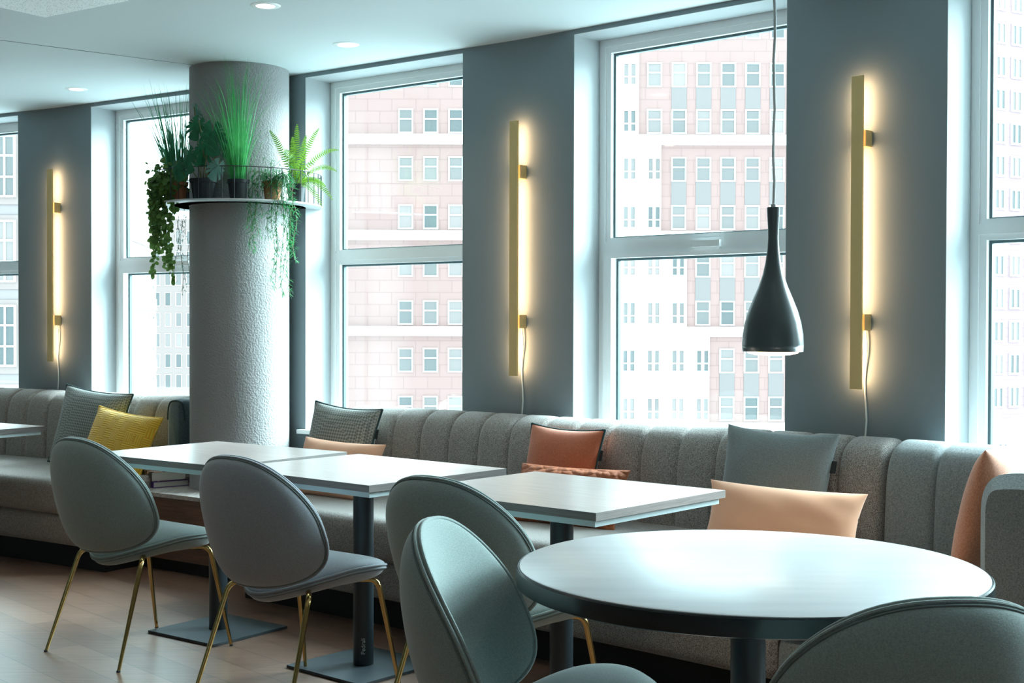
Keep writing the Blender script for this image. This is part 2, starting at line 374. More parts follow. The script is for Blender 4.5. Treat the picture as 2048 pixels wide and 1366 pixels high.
bm = BM(); hexa(bm, [Vector((*(ja.to_2d() + jd*a + jn*c), z)) for z in (CEIL-.0012, CEIL) for a, c in ((-5, -.003), (1.4, -.003), (1.4, .003), (-5, .003))])
struct('trim_1', bm, M['gasket'], 'fine dark expansion joint across the ceiling', smooth=False)

HEAD, SILLZ, TH = 2.592, .68, .32
W0, W1 = .335, .335 + WIN      # window opening along a facet
bm = BM()
e0 = BEND[0] - U(ANG[0]) * 3.6
bm_ = [(BEND[0], e0)]
hexa(bm, [Vector((*(q_ + N(ANG[0])*d_), z_)) for z_ in (0, CEIL) for q_, d_ in ((e0, 0), (BEND[0], 0), (BEND[0], -TH), (e0, -TH))])
for i in range(0, 7):
    fbox(bm, i, -.0, W0, 0, -TH, 0, CEIL)
    fbox(bm, i, W1, PITCHLEN, 0, -TH, 0, CEIL)
    fbox(bm, i, W0, W1, 0, -TH, 0, SILLZ)
    fbox(bm, i, W0, W1, 0, -TH, HEAD, CEIL)
struct('wall_back', bm, M['wall'], 'grey blue window wall of broad piers', smooth=False)
# other walls of the room (outside the picture)
bm = BM(); box(bm, (X0-.1, (Y0+12)/2, CEIL/2), (.2, 12-Y0, CEIL)); struct('wall_left', bm, M['wall'], smooth=False)
bm = BM(); box(bm, (X1+.1, (Y0+2)/2, CEIL/2), (.2, 2-Y0+1.2, CEIL)); struct('wall_right', bm, M['wall'], smooth=False)
bm = BM()
box(bm, ((X0+X1)/2, Y0-.1, .4), (X1-X0, .2, .8)); box(bm, ((X0+X1)/2, Y0-.1, 2.5), (X1-X0, .2, .22))
for k in range(7): box(bm, (X0 + .6 + k*2.0, Y0-.1, 1.6), (1.85, .2, 1.6))  # narrow open slits added between panels to let in sky fill from behind
struct('wall_front', bm, M['wall'], smooth=False)

def window(i, num, handle):
    r = sroot('window_%d' % num, 'tall white framed window in two lights')
    fr, sa, ga = BM(), BM(), BM()
    o = .036
    D0, D1 = -.19, -.27        # frame depth
    def bar(bm, s0, s1, z0, z1, d0=D0, d1=D1): fbox(bm, i, s0, s1, d0, d1, z0, z1)
    zt0, zt1 = (1.600 if handle else 1.615), 1.655
    bar(fr, W0, W0+o, SILLZ, HEAD); bar(fr, W1-o, W1, SILLZ, HEAD)
    bar(fr, W0+o, W1-o, HEAD-o, HEAD); bar(fr, W0+o, W1-o, SILLZ, SILLZ+o); bar(fr, W0+o, W1-o, zt0, zt1)
    for (z0, z1, dd) in ((SILLZ+o, zt0, .012 if handle else -.008), (zt1, HEAD-o, -.008)):
        a, b_ = W0+o, W1-o; e0 = D0+dd; q = .046 if (handle and z0 < 1) else .028; qb, qt = (q, .022) if z0 < 1 else (.018, q)
        bar(sa, a, a+q, z0, z1, e0, D1+.01); bar(sa, b_-q, b_, z0, z1, e0, D1+.01)
        bar(sa, a+q, b_-q, z0, z0+qb, e0, D1+.01); bar(sa, a+q, b_-q, z1-qt, z1, e0, D1+.01)
        t = .011; a += q; b_ -= q; z0 += qb; z1 -= qt; g0, g1 = D0-.03, D0-.05
        bar(ga, a, a+t, z0, z1, g0, g1); bar(ga, b_-t, b_, z0, z1, g0, g1); bar(ga, a+t, b_-t, z1-t, z1, g0, g1); bar(ga, a+t, b_-t, z0, z0+t*.5, g0, g1)
        pm = BM(); bar(pm, a+.001, b_-.001, z0+.001, z1-.001, D0-.038, D0-.042); link('pane', pm, M['glass'], r, smooth=False)
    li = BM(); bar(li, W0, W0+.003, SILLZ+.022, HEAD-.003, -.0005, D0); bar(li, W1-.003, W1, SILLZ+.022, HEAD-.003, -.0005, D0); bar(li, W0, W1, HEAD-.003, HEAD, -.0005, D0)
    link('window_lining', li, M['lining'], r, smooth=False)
    bevel(fr, .004, 1); bevel(sa, .004, 1)
    link('window_frame', fr, M['frame'], r, smooth=False); link('sash', sa, M['frame'], r, smooth=False); link('gasket', ga, M['gasket'], r, smooth=False)
    if handle:
        c = (W0+W1)/2 + .06
        h = BM(); fbox(h, i, c-.085, c+.06, D0+.016, D0+.001, zt0-.002, zt0+.030); fbox(h, i, c-.07, c+.075, D0+.038, D0+.020, zt0+.012, zt0+.040); bevel(h, .008, 3); ho = link('window_handle', h, M['sill'], r)
    sl = BM(); fbox(sl, i, W0-.03, W1+.03, .035, -.19, SILLZ, SILLZ+.022); bevel(sl, .006, 2); struct('window_sill', sl, M['sill'], parent=r)
for i, num, h in ((1, 1, False), (2, 2, True), (3, 3, False), (4, 4, True), (5, 5, False)): window(i, num, h)
window(0, 6, False); window(6, 7, False)

# column
CC = Vector((-1.449, 7.05))
bm = BM(); lathe(bm, [(.26, .0), (.26, CEIL)], (CC.x, CC.y, 0), 96); struct('column', bm, M['stucco'], 'round stucco column wearing the plant shelf')

# ------------------------------------------------------------------ CEILING FIXTURES
def downlight(x, y, label=None):
    t = thing('ceiling_downlight', label or 'recessed round ceiling spotlight out of view, added as warm fill', 'ceiling light', 'round recessed ceiling spotlights' , (x, y, CEIL))
    bm = BM(); lathe(bm, [(.040, -.0005), (.040, -.0035), (.060, -.003), (.064, -.0005)], n=32)
    link('trim_ring', bm, M['frame'], t)
    bm = BM(); lathe(bm, [(.001, -.0048), (.034, -.0046), (.0395, -.0030), (.0395, -.001)], n=32); link('lamp', bm, M['lamp'], t)
    ld = bpy.data.lights.new('downlight_beam', 'SPOT'); ld.energy = DOWNLIGHT_W; ld.color = (1.0, .88, .74); ld.shadow_soft_size = .04; ld.spot_size = R(125); ld.spot_blend = .8
    lo = bpy.data.objects.new('downlight_beam', ld); COL.objects.link(lo); lo.parent = t; lo.location = (0, 0, -.02)
    return t
for px, py, lb in ((531, 11, 'largest recessed ceiling spotlight, nearest the camera, at top of picture'), (692, 89, 'recessed ceiling spotlight between the column and middle pier'), (153, 178, 'small recessed ceiling spotlight left of the column')):
    p = at(px, py, CEIL); downlight(p.x, p.y, lb)
for x, y in ((-3.4, 2.6), (-1.2, 1.6), (.9, .9), (-3.2, 5.0), (-1.8, 3.7), (1.0, 3.3), (-.2, 4.55)): downlight(x, y)  # unseen downlights, added as warm fill from the camera side
bm = BM(); c = at(60, -12, CEIL); Mx = Matrix.Translation((c.x, c.y, CEIL-.004)) @ Matrix.Rotation(R(-34), 4, 'Z')
box(bm, (0, 0, 0), (.55, .55, .008), Mx); box(bm, (0, 0, -.005), (.48, .48, .006), Mx); bevel(bm, .002, 1)
tag(link('ceiling_vent', bm, M['grille'], smooth=False), 'perforated white air grille in the ceiling, top left corner', 'air vent')

# ------------------------------------------------------------------ SCONCES
def sconce(i, px, label, cable_px):
    # facets i-1|i meet in the pier's middle; the bar hangs in the plane of facet i side
    s0 = facet_s(i, px, .06, 1.5)
    a = ANG[i]; p = facet(i, s0, 0, 0)
    t = thing('wall_sconce', label, 'wall lamp', 'brass bar wall lamps', (p.x, p.y, 0), a)
    # local: x along wall, -y toward room
    zt, zb = 2.222, 1.030
    bm = BM(); box(bm, (0, -.055, (zt+zb)/2), (.048, .010, zt-zb)); bevel(bm, .0015, 1); link('light_bar', bm, M['sconce'], t, smooth=False)
    bm = BM(); box(bm, (0, -.0480, (zt+zb)/2), (.024, .004, zt-zb-.03)); link('light_strip', bm, M['led'], t, smooth=False)
    for z in (1.985, 1.285):
        bm = BM(); box(bm, (.006, -.023, z), (.050, .046, .062)); bevel(bm, .002, 1); link('bracket', bm, M['sconce'], t, smooth=False)
    bm = BM(); pts = [Vector((.015 + .006*math.sin(k*1.1), -.010 - .004*math.cos(k*.7), 1.26 - k*.05)) for k in range(15)]
    tube(bm, pts, .0035, 8); link('power_cable', bm, M['cable'], t)
    return t
sconce(2, 99, 'brass bar wall lamp on the far left pier', 0)
sconce(4, 1026, 'brass bar wall lamp on the middle pier, right of the column', 0)
sconce(5, 1712, 'brass bar wall lamp on the right pier, just right of the pendant lamp', 0)

# ------------------------------------------------------------------ PENDANT
Zp = 3.9; pp = ray(1545.5, 703); pp = pp * (Zp / pp.y); px_, pz_ = pp.x, CAM_Z + pp.z
t = thing('pendant_lamp', 'dark grey bottle-shaped pendant lamp hanging before the window', 'pendant lamp', None, (px_, Zp, pz_))
prof = [(.0885, 0), (.0895, .02), (.088, .05), (.082, .085), (.072, .12), (.058, .155), (.043, .19), (.031, .225), (.023, .26), (.0175, .30), (.0155, .335), (.0165, .37), (.0185, .40), (.0195, .422), (.018, .424)]
dense = []
for a, b_ in zip(prof, prof[1:]): dense.append(a)
dense.append(prof[-1])
bm = BM(); lathe(bm, dense, n=64); bmesh.ops.delete(bm, geom=[f for f in bm.faces if len(f.verts) > 4 and f.calc_center_median().z < .01], context='FACES')
lathe_in = [(.0885, 0), (.086, .0), (.086, .02), (.084, .05), (.078, .085), (.066, .12), (.05, .155), (.001, .16)]
lathe(bm, lathe_in, n=64); link('lamp_shade', bm, M['pendant'], t)
bm = BM(); lathe(bm, [(.001, -.012), (.05, -.010), (.072, -.005), (.080, .004), (.001, .005)], n=48); link('diffuser', bm, M['bulb'], t)
bm = BM(); lathe(bm, [(.008, .424), (.008, .432), (.003, .436)], n=16)
L = CEIL - pz_; tube(bm, [(.0022*math.sin(k*1.9)*(1 if 0 < k < 14 else 0), 0, .43 + (L-.43)*k/14) for k in range(15)], .0042, 8); link('cord', bm, M['clear_cable'], t)
bm = BM(); lathe(bm, [(.05, L), (.05, L-.02), (.045, L-.025), (.001, L-.025)], n=32); link('ceiling_rose', bm, M['frame'], t)
ld = bpy.data.lights.new('pendant_bulb', 'SPOT'); ld.energy = 6; ld.color = (1, .8, .55); ld.spot_size = R(120); ld.spot_blend = .6; ld.shadow_soft_size = .03
lo = bpy.data.objects.new('pendant_bulb', ld); COL.objects.link(lo); lo.parent = t; lo.location = (0, 0, -.02)

# ------------------------------------------------------------------ BANQUETTES
def sweep(s0, s1, prof, m, name, parent, channel=None, amp=.012, closed_ends=True, step=.02, bulge_end=.03, mod=None):
    """prof: list of (d, z, w) ; w is how strongly the channel bulge pushes it out (dd, dz)"""
    bm = BM(); n = max(2, int((s1-s0)/step)); rows = []
    for k in range(n+1):
        s = s0 + (s1-s0)*k/n; row = []
        if channel:
            u = ((s - s0) / channel) % 1.0
            bul = (1 - abs(2*u-1)**11) 
        else: bul = 1
        e = min(s-s0, s1-s); er = 0
        if e < bulge_end: er = 1 - math.sqrt(max(0, 1-((bulge_end-e)/bulge_end)**2))
        for d, z, nd, nz in prof:
            off = amp * (bul - 1) * 1.0 - er * bulge_end*.8
            dd = d + nd*off; zz = z + nz*off
            row.append(path(s, dd, zz))
        rows.append(row)
    V = grid(bm, rows, closev=True); cap(bm, V[0]); cap(bm, list(reversed(V[-1])))
    return link(name, bm, m, parent)
def rprof(pts, rads, n=6):
    """rounded closed profile in (d,z) with outward normals"""
    out = []; m = len(pts)
    cx = sum(p[0] for p in pts)/m; cz = sum(p[1] for p in pts)/m
    P = [Vector(p) for p in pts]; raw = []
    for i in range(m):
        a, b_, c = P[i-1], P[i], P[(i+1) % m]; r = rads[i]
        u = (a-b_); v = (c-b_)
        r1 = min(r, u.length*.49); r2 = min(r, v.length*.49)
        p0, p2 = b_+u.normalized()*r1, b_+v.normalized()*r2
        if r < 1e-4: raw.append(b_); continue
        for k in range(n+1):
            t_ = k/n; raw.append(p0*(1-t_)**2 + b_*2*t_*(1-t_) + p2*t_*t_)
    area = sum(raw[i-1].x*raw[i].y - raw[i].x*raw[i-1].y for i in range(len(raw)))
    for i, p in enumerate(raw):
        tg = raw[(i+1) % len(raw)] - raw[i-1]; nn = Vector((tg.y, -tg.x))
        if area < 0: nn = -nn
        if nn.length > 0: nn.normalize()
        out.append((p.x, p.y, nn.x, nn.y))
    return out
BACK = rprof([(.05, .40), (.045, .845), (.16, .868), (.27, .80), (.295, .40)], [.02, .09, .10, .13, .02], 7)
SEAT = rprof([(.06, .27), (.06, .455), (.5, .462), (.975, .462), (.985, .28)], [.02, .02, .02, .06, .06], 7)
LOW = rprof([(.06, .118), (.06, .285), (.965, .285), (.975, .125)], [.01, .01, .05, .05], 7)
PLI = [(.06, 0, 0, 0), (.06, .125, 0, 0), (.885, .125, 0, 0), (.885, 0, 0, 0)]
def side_back(s0, s1, d0, d1, m, parent):
    """armrest-like backrest standing across the bench, rounded top"""
    bm = BM(); prof = rprof([(s0, .30), (s0, .84), ((s0+s1)/2, .865), (s1, .84), (s1, .125)], [.02, .10, .1, .10, .02], 7)
    rows = []; nn = 16
    for k in range(nn+1):
        d = d0 + (d1-d0)*k/nn; e = d1-d; er = 0
        if e < .05: er = (1 - math.sqrt(max(0, 1-((.05-e)/.05)**2)))*.04
        rows.append([path(p[0]-p[2]*er, d, p[1]-p[3]*er) for p in prof])
    V = grid(bm, rows, closev=True); cap(bm, V[0]); cap(bm, V[-1])
    o = link('side_backrest', bm, m, parent)
    if m is M['woven']: return o
    bm = BM(); tube(bm, [path(p[0]-p[2]*.012+.0*p[2], d1-.012, p[1]-p[3]*.012+.0) for p in prof if p[1] > .47], .005, 8); link('piping', bm, M['navy_pipe'] if m is M['teal_velvet'] else M['pipe'], o)
    return o
sL0, sL1 = -8.3, s_at(190, .95, .3)
sR0, sR1 = s_at(466, .95, .15), s_at(1548, .97, .3)
sC1 = sR1 + .98
def banquette(s0, s1, label, mb, ms):
    t = thing('banquette', label, 'bench', 'long upholstered wall benches')
    c = path((s0+s1)/2, .5, 0); t.location = (0, 0, 0)
    nch = max(1, round((s1-s0)/.187)); 
    sweep(s0, s1, BACK, mb, 'backrest', t, channel=(s1-s0)/nch, amp=.022, step=.007 if s0 > -4 else .012)
    sweep(s0, s1, SEAT, ms, 'seat', t); sweep(s0, s1, LOW, ms, 'base', t)
    sweep(s0+.01, s1-.01, PLI, M['plinth'], 'plinth', t, bulge_end=.001)
    return t
tL = banquette(sL0, sL1, 'long taupe channel-backed bench along the wall left of the column', M['brown_woven'], M['brown_woven'])
side_back(sL1-.19, sL1-.03, .10, .34, M['teal_velvet'], tL)
tR = banquette(sR0, sR1-.003, 'long tweed channel-backed bench along the wall right of the column', M['tweed'], M['tweed'])
tC = banquette(sR1+.003, sC1, 'short grey corner bench with side backrest at the right edge', M['woven'], M['woven'])
side_back(sC1-.30, sC1, .12, .95, M['woven'], tC)

# ------------------------------------------------------------------ WOODEN BOX round the column
t = thing('wooden_ledge', 'brown wooden box ledge between the two benches at the column foot', 'ledge')
s0, s1 = sL1+.01, sR0-.01; BT = .405
def sbox(bm, s0, s1, d0, d1, z0, z1, n=12):
    rows = []
    for k in range(n+1):
        s = s0+(s1-s0)*k/n; rows.append([path(s, d0, z0), path(s, d1, z0), path(s, d1, z1), path(s, d0, z1)])
    V = grid(bm, rows, closev=True); cap(bm, V[0]); cap(bm, V[-1])
bm = BM(); sbox(bm, s0, s1, .03, .72, BT-.02, BT); link('ledge_top', bm, M['boxtop'], t, smooth=False)
bm = BM(); sbox(bm, s0+.005, s1-.005, .04, .71, .07, BT-.021); link('front_panel', bm, M['oak'], t, smooth=False)
bm = BM(); sbox(bm, s0+.01, s1-.01, .05, .66, .0, .07); link('plinth', bm, M['plinth'], t, smooth=False)
so = s_at(388, .711, .15); bm = BM(); sbox(bm, so-.055, so+.055, .708, .718, .145, .215, 2); ol = link('power_outlet', bm, M['pot'], t, smooth=False)
for k in (-1, 1):
    bm = BM(); sbox(bm, so+k*.025-.018, so+k*.025+.018, .7175, .721, .162, .198, 2); link('socket', bm, M['black'], ol, smooth=False)

# books
def book(name, cx, cy, z, rz, w_, d_, h_, cover, label, page=M['book_pages']):
    t = thing(name, label, 'book', 'books stacked on the wooden ledge', (cx, cy, z), rz)
    bm = BM(); box(bm, (0, 0, h_/2), (w_-.008, d_-.008, h_-.006)); link('pages', bm, page, t, smooth=False)
    bm = BM(); box(bm, (0, 0, .0015), (w_, d_, .003)); box(bm, (0, 0, h_-.0015), (w_, d_, .003)); box(bm, (-w_/2+.0015, 0, h_/2), (.003, d_, h_)); co = link('cover', bm, cover, t, smooth=False)
    return t, co
bc = at(318, 972, BT+.03); brz = R(38); q = at(308, 976, BT); q = q + Vector((.095*math.cos(brz) - .072*math.sin(brz), .095*math.sin(brz) + .072*math.cos(brz), 0))
b1, _ = book('hardback_book', q.x, q.y, BT, brz, .20, .15, .032, M['book_purple'], 'thin purple spined book, lower of the two on the ledge')
b2, co = book('hardback_book', q.x-.006, q.y-.002, BT+.0321, brz+R(-4), .19, .145, .052, M['book_dark'], 'thick dark photo covered book, upper of the two on the ledge')
def text(body, size, m, parent, loc, rot):
    c = bpy.data.curves.new('title', 'FONT'); c.body = body; c.size = size; c.extrude = .0003; c.align_x = 'CENTER'; c.align_y = 'CENTER'; c.materials.append(m)
    tmp = bpy.data.objects.new('title', c); COL.objects.link(tmp); bpy.context.view_layer.update()
    me = bpy.data.meshes.new_from_object(tmp.evaluated_get(bpy.context.evaluated_depsgraph_get())); bpy.data.objects.remove(tmp)
    o = bpy.data.objects.new('title', me); COL.objects.link(o); o.parent = parent; o.location = loc; o.rotation_euler = rot; return o

tl_ = text('an Ark', .022, M['ink'], co, (-.0955, 0, .024), (Matrix.Rotation(-math.pi/2, 3, 'Z') @ Matrix.Rotation(math.pi/2, 3, 'X')).to_euler())
# ------------------------------------------------------------------ TABLES
def sq_table(cx, cy, ang, label, w_=.805, d_=.69, H=.74):
    t = thing('square_table', label, 'table', 'rectangular pedestal tables along the bench', (cx, cy, 0), ang)
    bm = BM(); box(bm, (0, 0, H-.012), (w_, d_, .024)); bevel(bm, .0015, 1)
    for f in bm.faces:
        f.material_index = 0 if abs(f.normal.z) > .8 else 1
    link('tabletop', bm, [M['tabletop'], M['edge']], t, smooth=False)
    bm = BM(); box(bm, (0, 0, H-.024-.010), (w_-.03, d_-.03, .020)); link('under_frame', bm, M['tframe'], t, smooth=False)
    bm = BM(); lathe(bm, [(.038, .012), (.038, H-.044)], n=40); po = link('pedestal', bm, M['black'], t)
    bm = BM(); box(bm, (0, 0, .006), (.40, .40, .010)); bevel(bm, .002, 1); link('base_plate', bm, M['plate'], t, smooth=False)
    return t
A1, A2 = R(-36.5), R(-41)
sq_table(-1.215, 5.475, A1, 'wood topped pedestal table in front of the column, furthest of the three in the row')
t2 = sq_table(-.55, 4.91, A2, 'wood topped pedestal table in the middle of the row')
mk = text('Pedrali', .022, M['clear_cable'], t2, (.0, 0, 0), (0, 0, 0))
tt = mk; tt.name = 'maker_mark'
va = math.atan2(-4.91, .55) - A2   # side of the pole that faces the camera
tt.location = (.0384*math.cos(va), .0384*math.sin(va), .085); tt.rotation_euler = (Matrix.Rotation(va+math.pi/2, 3, 'Z') @ Matrix.Rotation(math.pi/2, 3, 'X') @ Matrix.Rotation(math.pi/2, 3, 'Z')).to_euler()
sq_table(.163, 4.29, A2, 'wood topped pedestal table nearest the round table')
c0 = at(90, 852, .74); a0 = R(-33); cc = c0.to_2d() - U(a0)*.4 + N(a0)*-.0 + N(a0)*.0
cc = c0.to_2d() - U(a0)*.40 + N(a0)*.345
sq_table(cc.x, cc.y, a0, 'dark wood table whose corner enters at the left edge')
t = thing('round_table', 'large round white pedestal table with thick black edge', 'table', None, (.53, 2.955, 0))
bm = BM(); lathe(bm, [(.001, .741), (.508, .741), (.512, .739), (.512, .73), (.001, .73)], n=128); link('tabletop', bm, M['round'], t)
bm = BM(); lathe(bm, [(.5125, .737), (.516, .738), (.519, .735), (.520, .71), (.519, .700), (.514, .697), (.001, .697), ], n=128); link('table_edge', bm, M['rim'], t)
bm = BM(); lathe(bm, [(.039, .012), (.039, .68), (.12, .685), (.12, .697)], n=48); link('pedestal', bm, M['black'], t)
bm = BM(); lathe(bm, [(.001, .0), (.27, .0), (.272, .008), (.26, .013), (.001, .014)], n=64); link('base_plate', bm, M['plate'], t)

# ------------------------------------------------------------------ CHAIRS
def dome(bm, outline, surf, up, dn, nr=16, nt_=72, p=2.4, q_=.55):
    """pad: outline(theta)->(a,b) ; surf(a,b)->(centre point, normal) ; closed lens shape"""
    for sg, hgt in ((1, up), (-1, -dn)):
        rows = []
        for i in range(nr+1):
            r_ = math.sin(i/nr*math.pi/2)
            row = []
            for k in range(nt_):
                a, b_ = outline(2*math.pi*k/nt_); c, nn = surf(a*r_, b_*r_)
                row.append(c + nn * (hgt * max(0, 1-r_**p)**q_ + (.006 if sg > 0 else -.006)))
            rows.append(row)
        grid(bm, rows, closev=True)
    # rim band
    rows = []
    for w_ in (.006, .003, 0, -.003, -.006):
        row = []
        for k in range(nt_):
            a, b_ = outline(2*math.pi*k/nt_); e = 1 + (.012 if abs(w_) > .004 else .018 if w_ else .008) * (0 if abs(w_) > .005 else 1)
            c, nn = surf(a*e, b_*e); row.append(c + nn*w_)
        rows.append(row)
    grid(bm, rows, closev=True)
def rim(bm, outline, surf, off, rad, nt_=72, e=1.006):
    pts = []
    for k in range(nt_):
        a, b_ = outline(2*math.pi*k/nt_); c, nn = surf(a*e, b_*e); pts.append(c + nn*off)
    tube(bm, pts, rad, 8, closed=True)
def se(c, p): return math.copysign(abs(c)**p, c)
def back_out(th):
    c, s = math.cos(th), math.sin(th); ex = .80
    t_ = se(s, .9 if s > 0 else .68); return (.259 * se(c, ex if s > 0 else .72) * (1 + .02*t_ - .03*t_*t_), .213 * t_)
def back_surf(a, b_):
    u = a/.259; v = b_/.213
    y = -.245 - .035*v + .140*u*u*(1-.45*v) - .018*(1-v*v)
    z = .628 + b_ - .012*u*u
    nn = Vector((-1.0*u*(1-.45*v), 1, .12)).normalized()
    return Vector((a*.985, y, z)), nn
def seat_out(th):
    c, s = math.cos(th), math.sin(th)
    t_ = se(s, .9); return (.262 * se(c, .85) * (1 + .36*t_ - .17*t_*t_), .218 * t_)
def seat_surf(a, b_):
    u = a/.258; v = b_/.218
    z = .446 + .010*v - .034*max(0, v)**2.6 - .055*max(0, -v)**1.5 + .010*u*u + .004*(1-v*v)
    y = .034 + b_
    return Vector((a, y, z)), Vector((.15*u, .12*v if v > 0 else .2*v, 1)).normalized()
def make_chair(fab):
    t = bpy.data.objects.new('dining_chair', None); COL.objects.link(t)
    bm = BM(); dome(bm, back_out, back_surf, .014, .050, p=2.8, q_=.5); bk_ = link('backrest', bm, fab, t, sharp=60)
    for off in (-.009, .007):
        pass
    bm = BM(); rim(bm, back_out, back_surf, -.0075, .0042, e=1.012); rim(bm, back_out, back_surf, .0035, .0042, e=1.016); link('piping', bm, fab, bk_)
    bm = BM(); rim(bm, back_out, back_surf, -.0145, .0022, e=.994); link('seam', bm, M['pipe'], bk_)
    bm = BM(); dome(bm, seat_out, seat_surf, .028, .058, p=4.5, q_=.52); st = link('seat', bm, fab, t, sharp=60)
    bm = BM(); rim(bm, seat_out, seat_surf, -.006, .0042, e=1.012); rim(bm, seat_out, seat_surf, .0045, .0042, e=1.014); link('piping', bm, fab, st)
    bm = BM(); rim(bm, seat_out, seat_surf, -.013, .0022, e=.996); link('seam', bm, M['pipe'], st)
    for sx in (-1, 1):
        for fy in (-1, 1):
            if fy < 0: pts = [(sx*.03, .02, .395), (sx*.20, -.125, .388), (sx*.238, -.255, .0)]
            else: pts = [(sx*.03, .03, .398), (sx*.205, .185, .400), (sx*.242, .262, .0)]
            sp = smooth_path(pts, .035, 6); Lt = sum((b_-a).length for a, b_ in zip(sp, sp[1:])); acc = 0; rad = []
            for k, p_ in enumerate(sp):
                if k: acc += (sp[k]-sp[k-1]).length
                rad.append(.0098 - .0032*max(0, acc/Lt-.35)/.65)
            bm = BM(); tube(bm, sp, rad, 12); lg = link('leg', bm, M['brass'], t)
            bm = BM(); lathe(bm, [(.0075, 0), (.0075, .006), (.0068, .007)], (sx*.238 if fy < 0 else sx*.242, -.255 if fy < 0 else .262, 0), 12); link('foot_cap', bm, M['pot'], lg)
    bm = BM(); box(bm, (0, .025, .398), (.10, .12, .006)); link('mounting_plate', bm, M['pot'], t, smooth=False)
    return t
def copy_tree(o, parent=None):
    c = o.copy(); COL.objects.link(c); c.parent = parent
    for ch in list(o.children): copy_tree(ch, c)
    return c
proto = make_chair(M['chair']); blue = make_chair(M['chair_blue'])
def place_chair(o, x, y, face, label):
    """face: compass direction (dx, dy) the sitter looks; x,y = middle of the feet"""
    o.location = (x, y, 0); o.rotation_euler = (0, 0, math.atan2(face[1], face[0]) - math.pi/2)
    tag(o, label, 'chair', 'shell dining chairs with brass legs')
FW = (.63, .78)
place_chair(proto, -1.46, 5.17, FW, 'grey green upholstered shell chair, leftmost, before the mustard cushion')
place_chair(blue, -.735, 4.52, FW, 'blue grey upholstered shell chair, second from the left')
place_chair(copy_tree(proto), -.055, 3.96, FW, 'grey green shell chair tucked at the table nearest the round one')
place_chair(copy_tree(proto), .085, 2.87, (.974, -.225), 'grey green shell chair seen side on, left of the round table')
place_chair(copy_tree(proto), .665, 2.38, (-.12, .99), 'grey green shell chair seen from behind in the bottom right corner')

# ------------------------------------------------------------------ CUSHIONS
def cushion(name, label, s, d, w_, h_, th, m, lean=18, roll=0, yaw=0, pipe=None, tagside=None, z=.462, seed=0, pinch=.085, pos=None, tagc=None):
    rnd = random.Random(seed); a = tang(s) if pos is None else tang(s)
    p = path(s, d, z) if pos is None else Vector(pos)
    t = thing(name, label, 'cushion', 'loose cushions on the benches', p)
    # local frame: x right along bench, y = up in cushion plane, z = toward room
    Rm = Matrix.Rotation(a + R(yaw), 4, 'Z') @ Matrix.Rotation(R(90 - lean), 4, 'X') @ Matrix.Rotation(R(roll), 4, 'Z')
    t.rotation_euler = Rm.to_euler()
    bm = BM(); nn = 28
    ph = [rnd.uniform(0, 6.28) for _ in range(6)]
    def P(u, v, sg):
        x = w_/2*u*(1 - pinch*(1-v*v)); y = h_/2*v*(1 - pinch*(1-u*u)) + h_/2*(1-pinch)
        T = th/2 * (max(0, (1-abs(u)**2.6))*max(0, (1-abs(v)**2.6)))**.52
        wr = .003*(math.sin(u*7+ph[0]+v*2)*math.cos(v*5+ph[1])) * (1-u*u)*(1-v*v) + .004*math.sin((u*v)*11+ph[2]) * (u*u*v*v)**.3 * max(0,(1-u**4)*(1-v**4))
        return Vector((x, y, sg*T + wr))
    f = lambda i: math.sin((i/nn*2-1)*math.pi/2)
    for sg in (1, -1): grid(bm, [[P(f(i), f(j), sg) for j in range(nn+1)] for i in range(nn+1)])
    link('cover', bm, m, t, sharp=80)
    if pipe:
        bm = BM(); loop = [P(f(i), -1, 0) for i in range(nn)] + [P(1, f(i), 0) for i in range(nn)] + [P(-f(i), 1, 0) for i in range(nn)] + [P(-1, -f(i), 0) for i in range(nn)]
        tube(bm, loop, .0055, 8, closed=True); link('piping', bm, pipe, t)
    if tagside:
        bm = BM(); q_ = P(tagside, .45, 0); box(bm, (q_.x + .006*tagside, q_.y, 0), (.028, .045, .003)); link('label_tag', bm, tagc or M['pot'], t, smooth=False)
    return t
def sc(px, d, z=.6): return s_at(px, d, z)
NP = M['navy_pipe']
cushion('throw_cushion', 'grey knitted cushion with dark piping behind the mustard one', sc(162, .42), .42, .58, .46, .15, M['knit'], 14, -4, 0, NP, 1, seed=1)
cushion('throw_cushion', 'mustard yellow maze patterned cushion on the left bench', sc(216, .57), .57, .54, .36, .15, M['yellow'], 22, -5, 0, M['yellow'], seed=2)
cushion('throw_cushion', 'grey knitted cushion with dark piping right of the column', sc(661, .42), .42, .46, .44, .15, M['knit'], 14, -3, 0, NP, 1, seed=3)
cushion('lumbar_cushion', 'small peach lumbar cushion half hidden behind the middle table', sc(657, .60), .60, .54, .29, .14, M['peach'], 22, -1, 0, None, seed=4)
cushion('throw_cushion', 'burnt orange square cushion with dark piping', sc(1106, .40), .40, .40, .40, .14, M['orange'], 14, -1, 0, NP, 1, seed=5)
cushion('lumbar_cushion', 'quilted rust velvet lumbar cushion below the burnt orange one', sc(1118, .58), .58, .52, .27, .15, M['rust'], 30, 0, 8, None, seed=6)
cushion('throw_cushion', 'plain steel grey cushion leaning behind the large peach one', sc(1530, .44), .44, .45, .46, .15, M['greyc'], 16, -2, 8, None, 1, seed=7)
cushion('lumbar_cushion', 'large peach lumbar cushion in front of the steel grey one', sc(1552, .66), .66, .57, .275, .17, M['peach'], 24, -2, 16, None, .92, seed=8)
sq_ = sC1-.50
cushion('throw_cushion', 'coral woven cushion stood on edge against the right side backrest', sq_, .5, .50, .46, .16, M['coral'], 12, 0, -82, None, seed=9, pinch=.05)

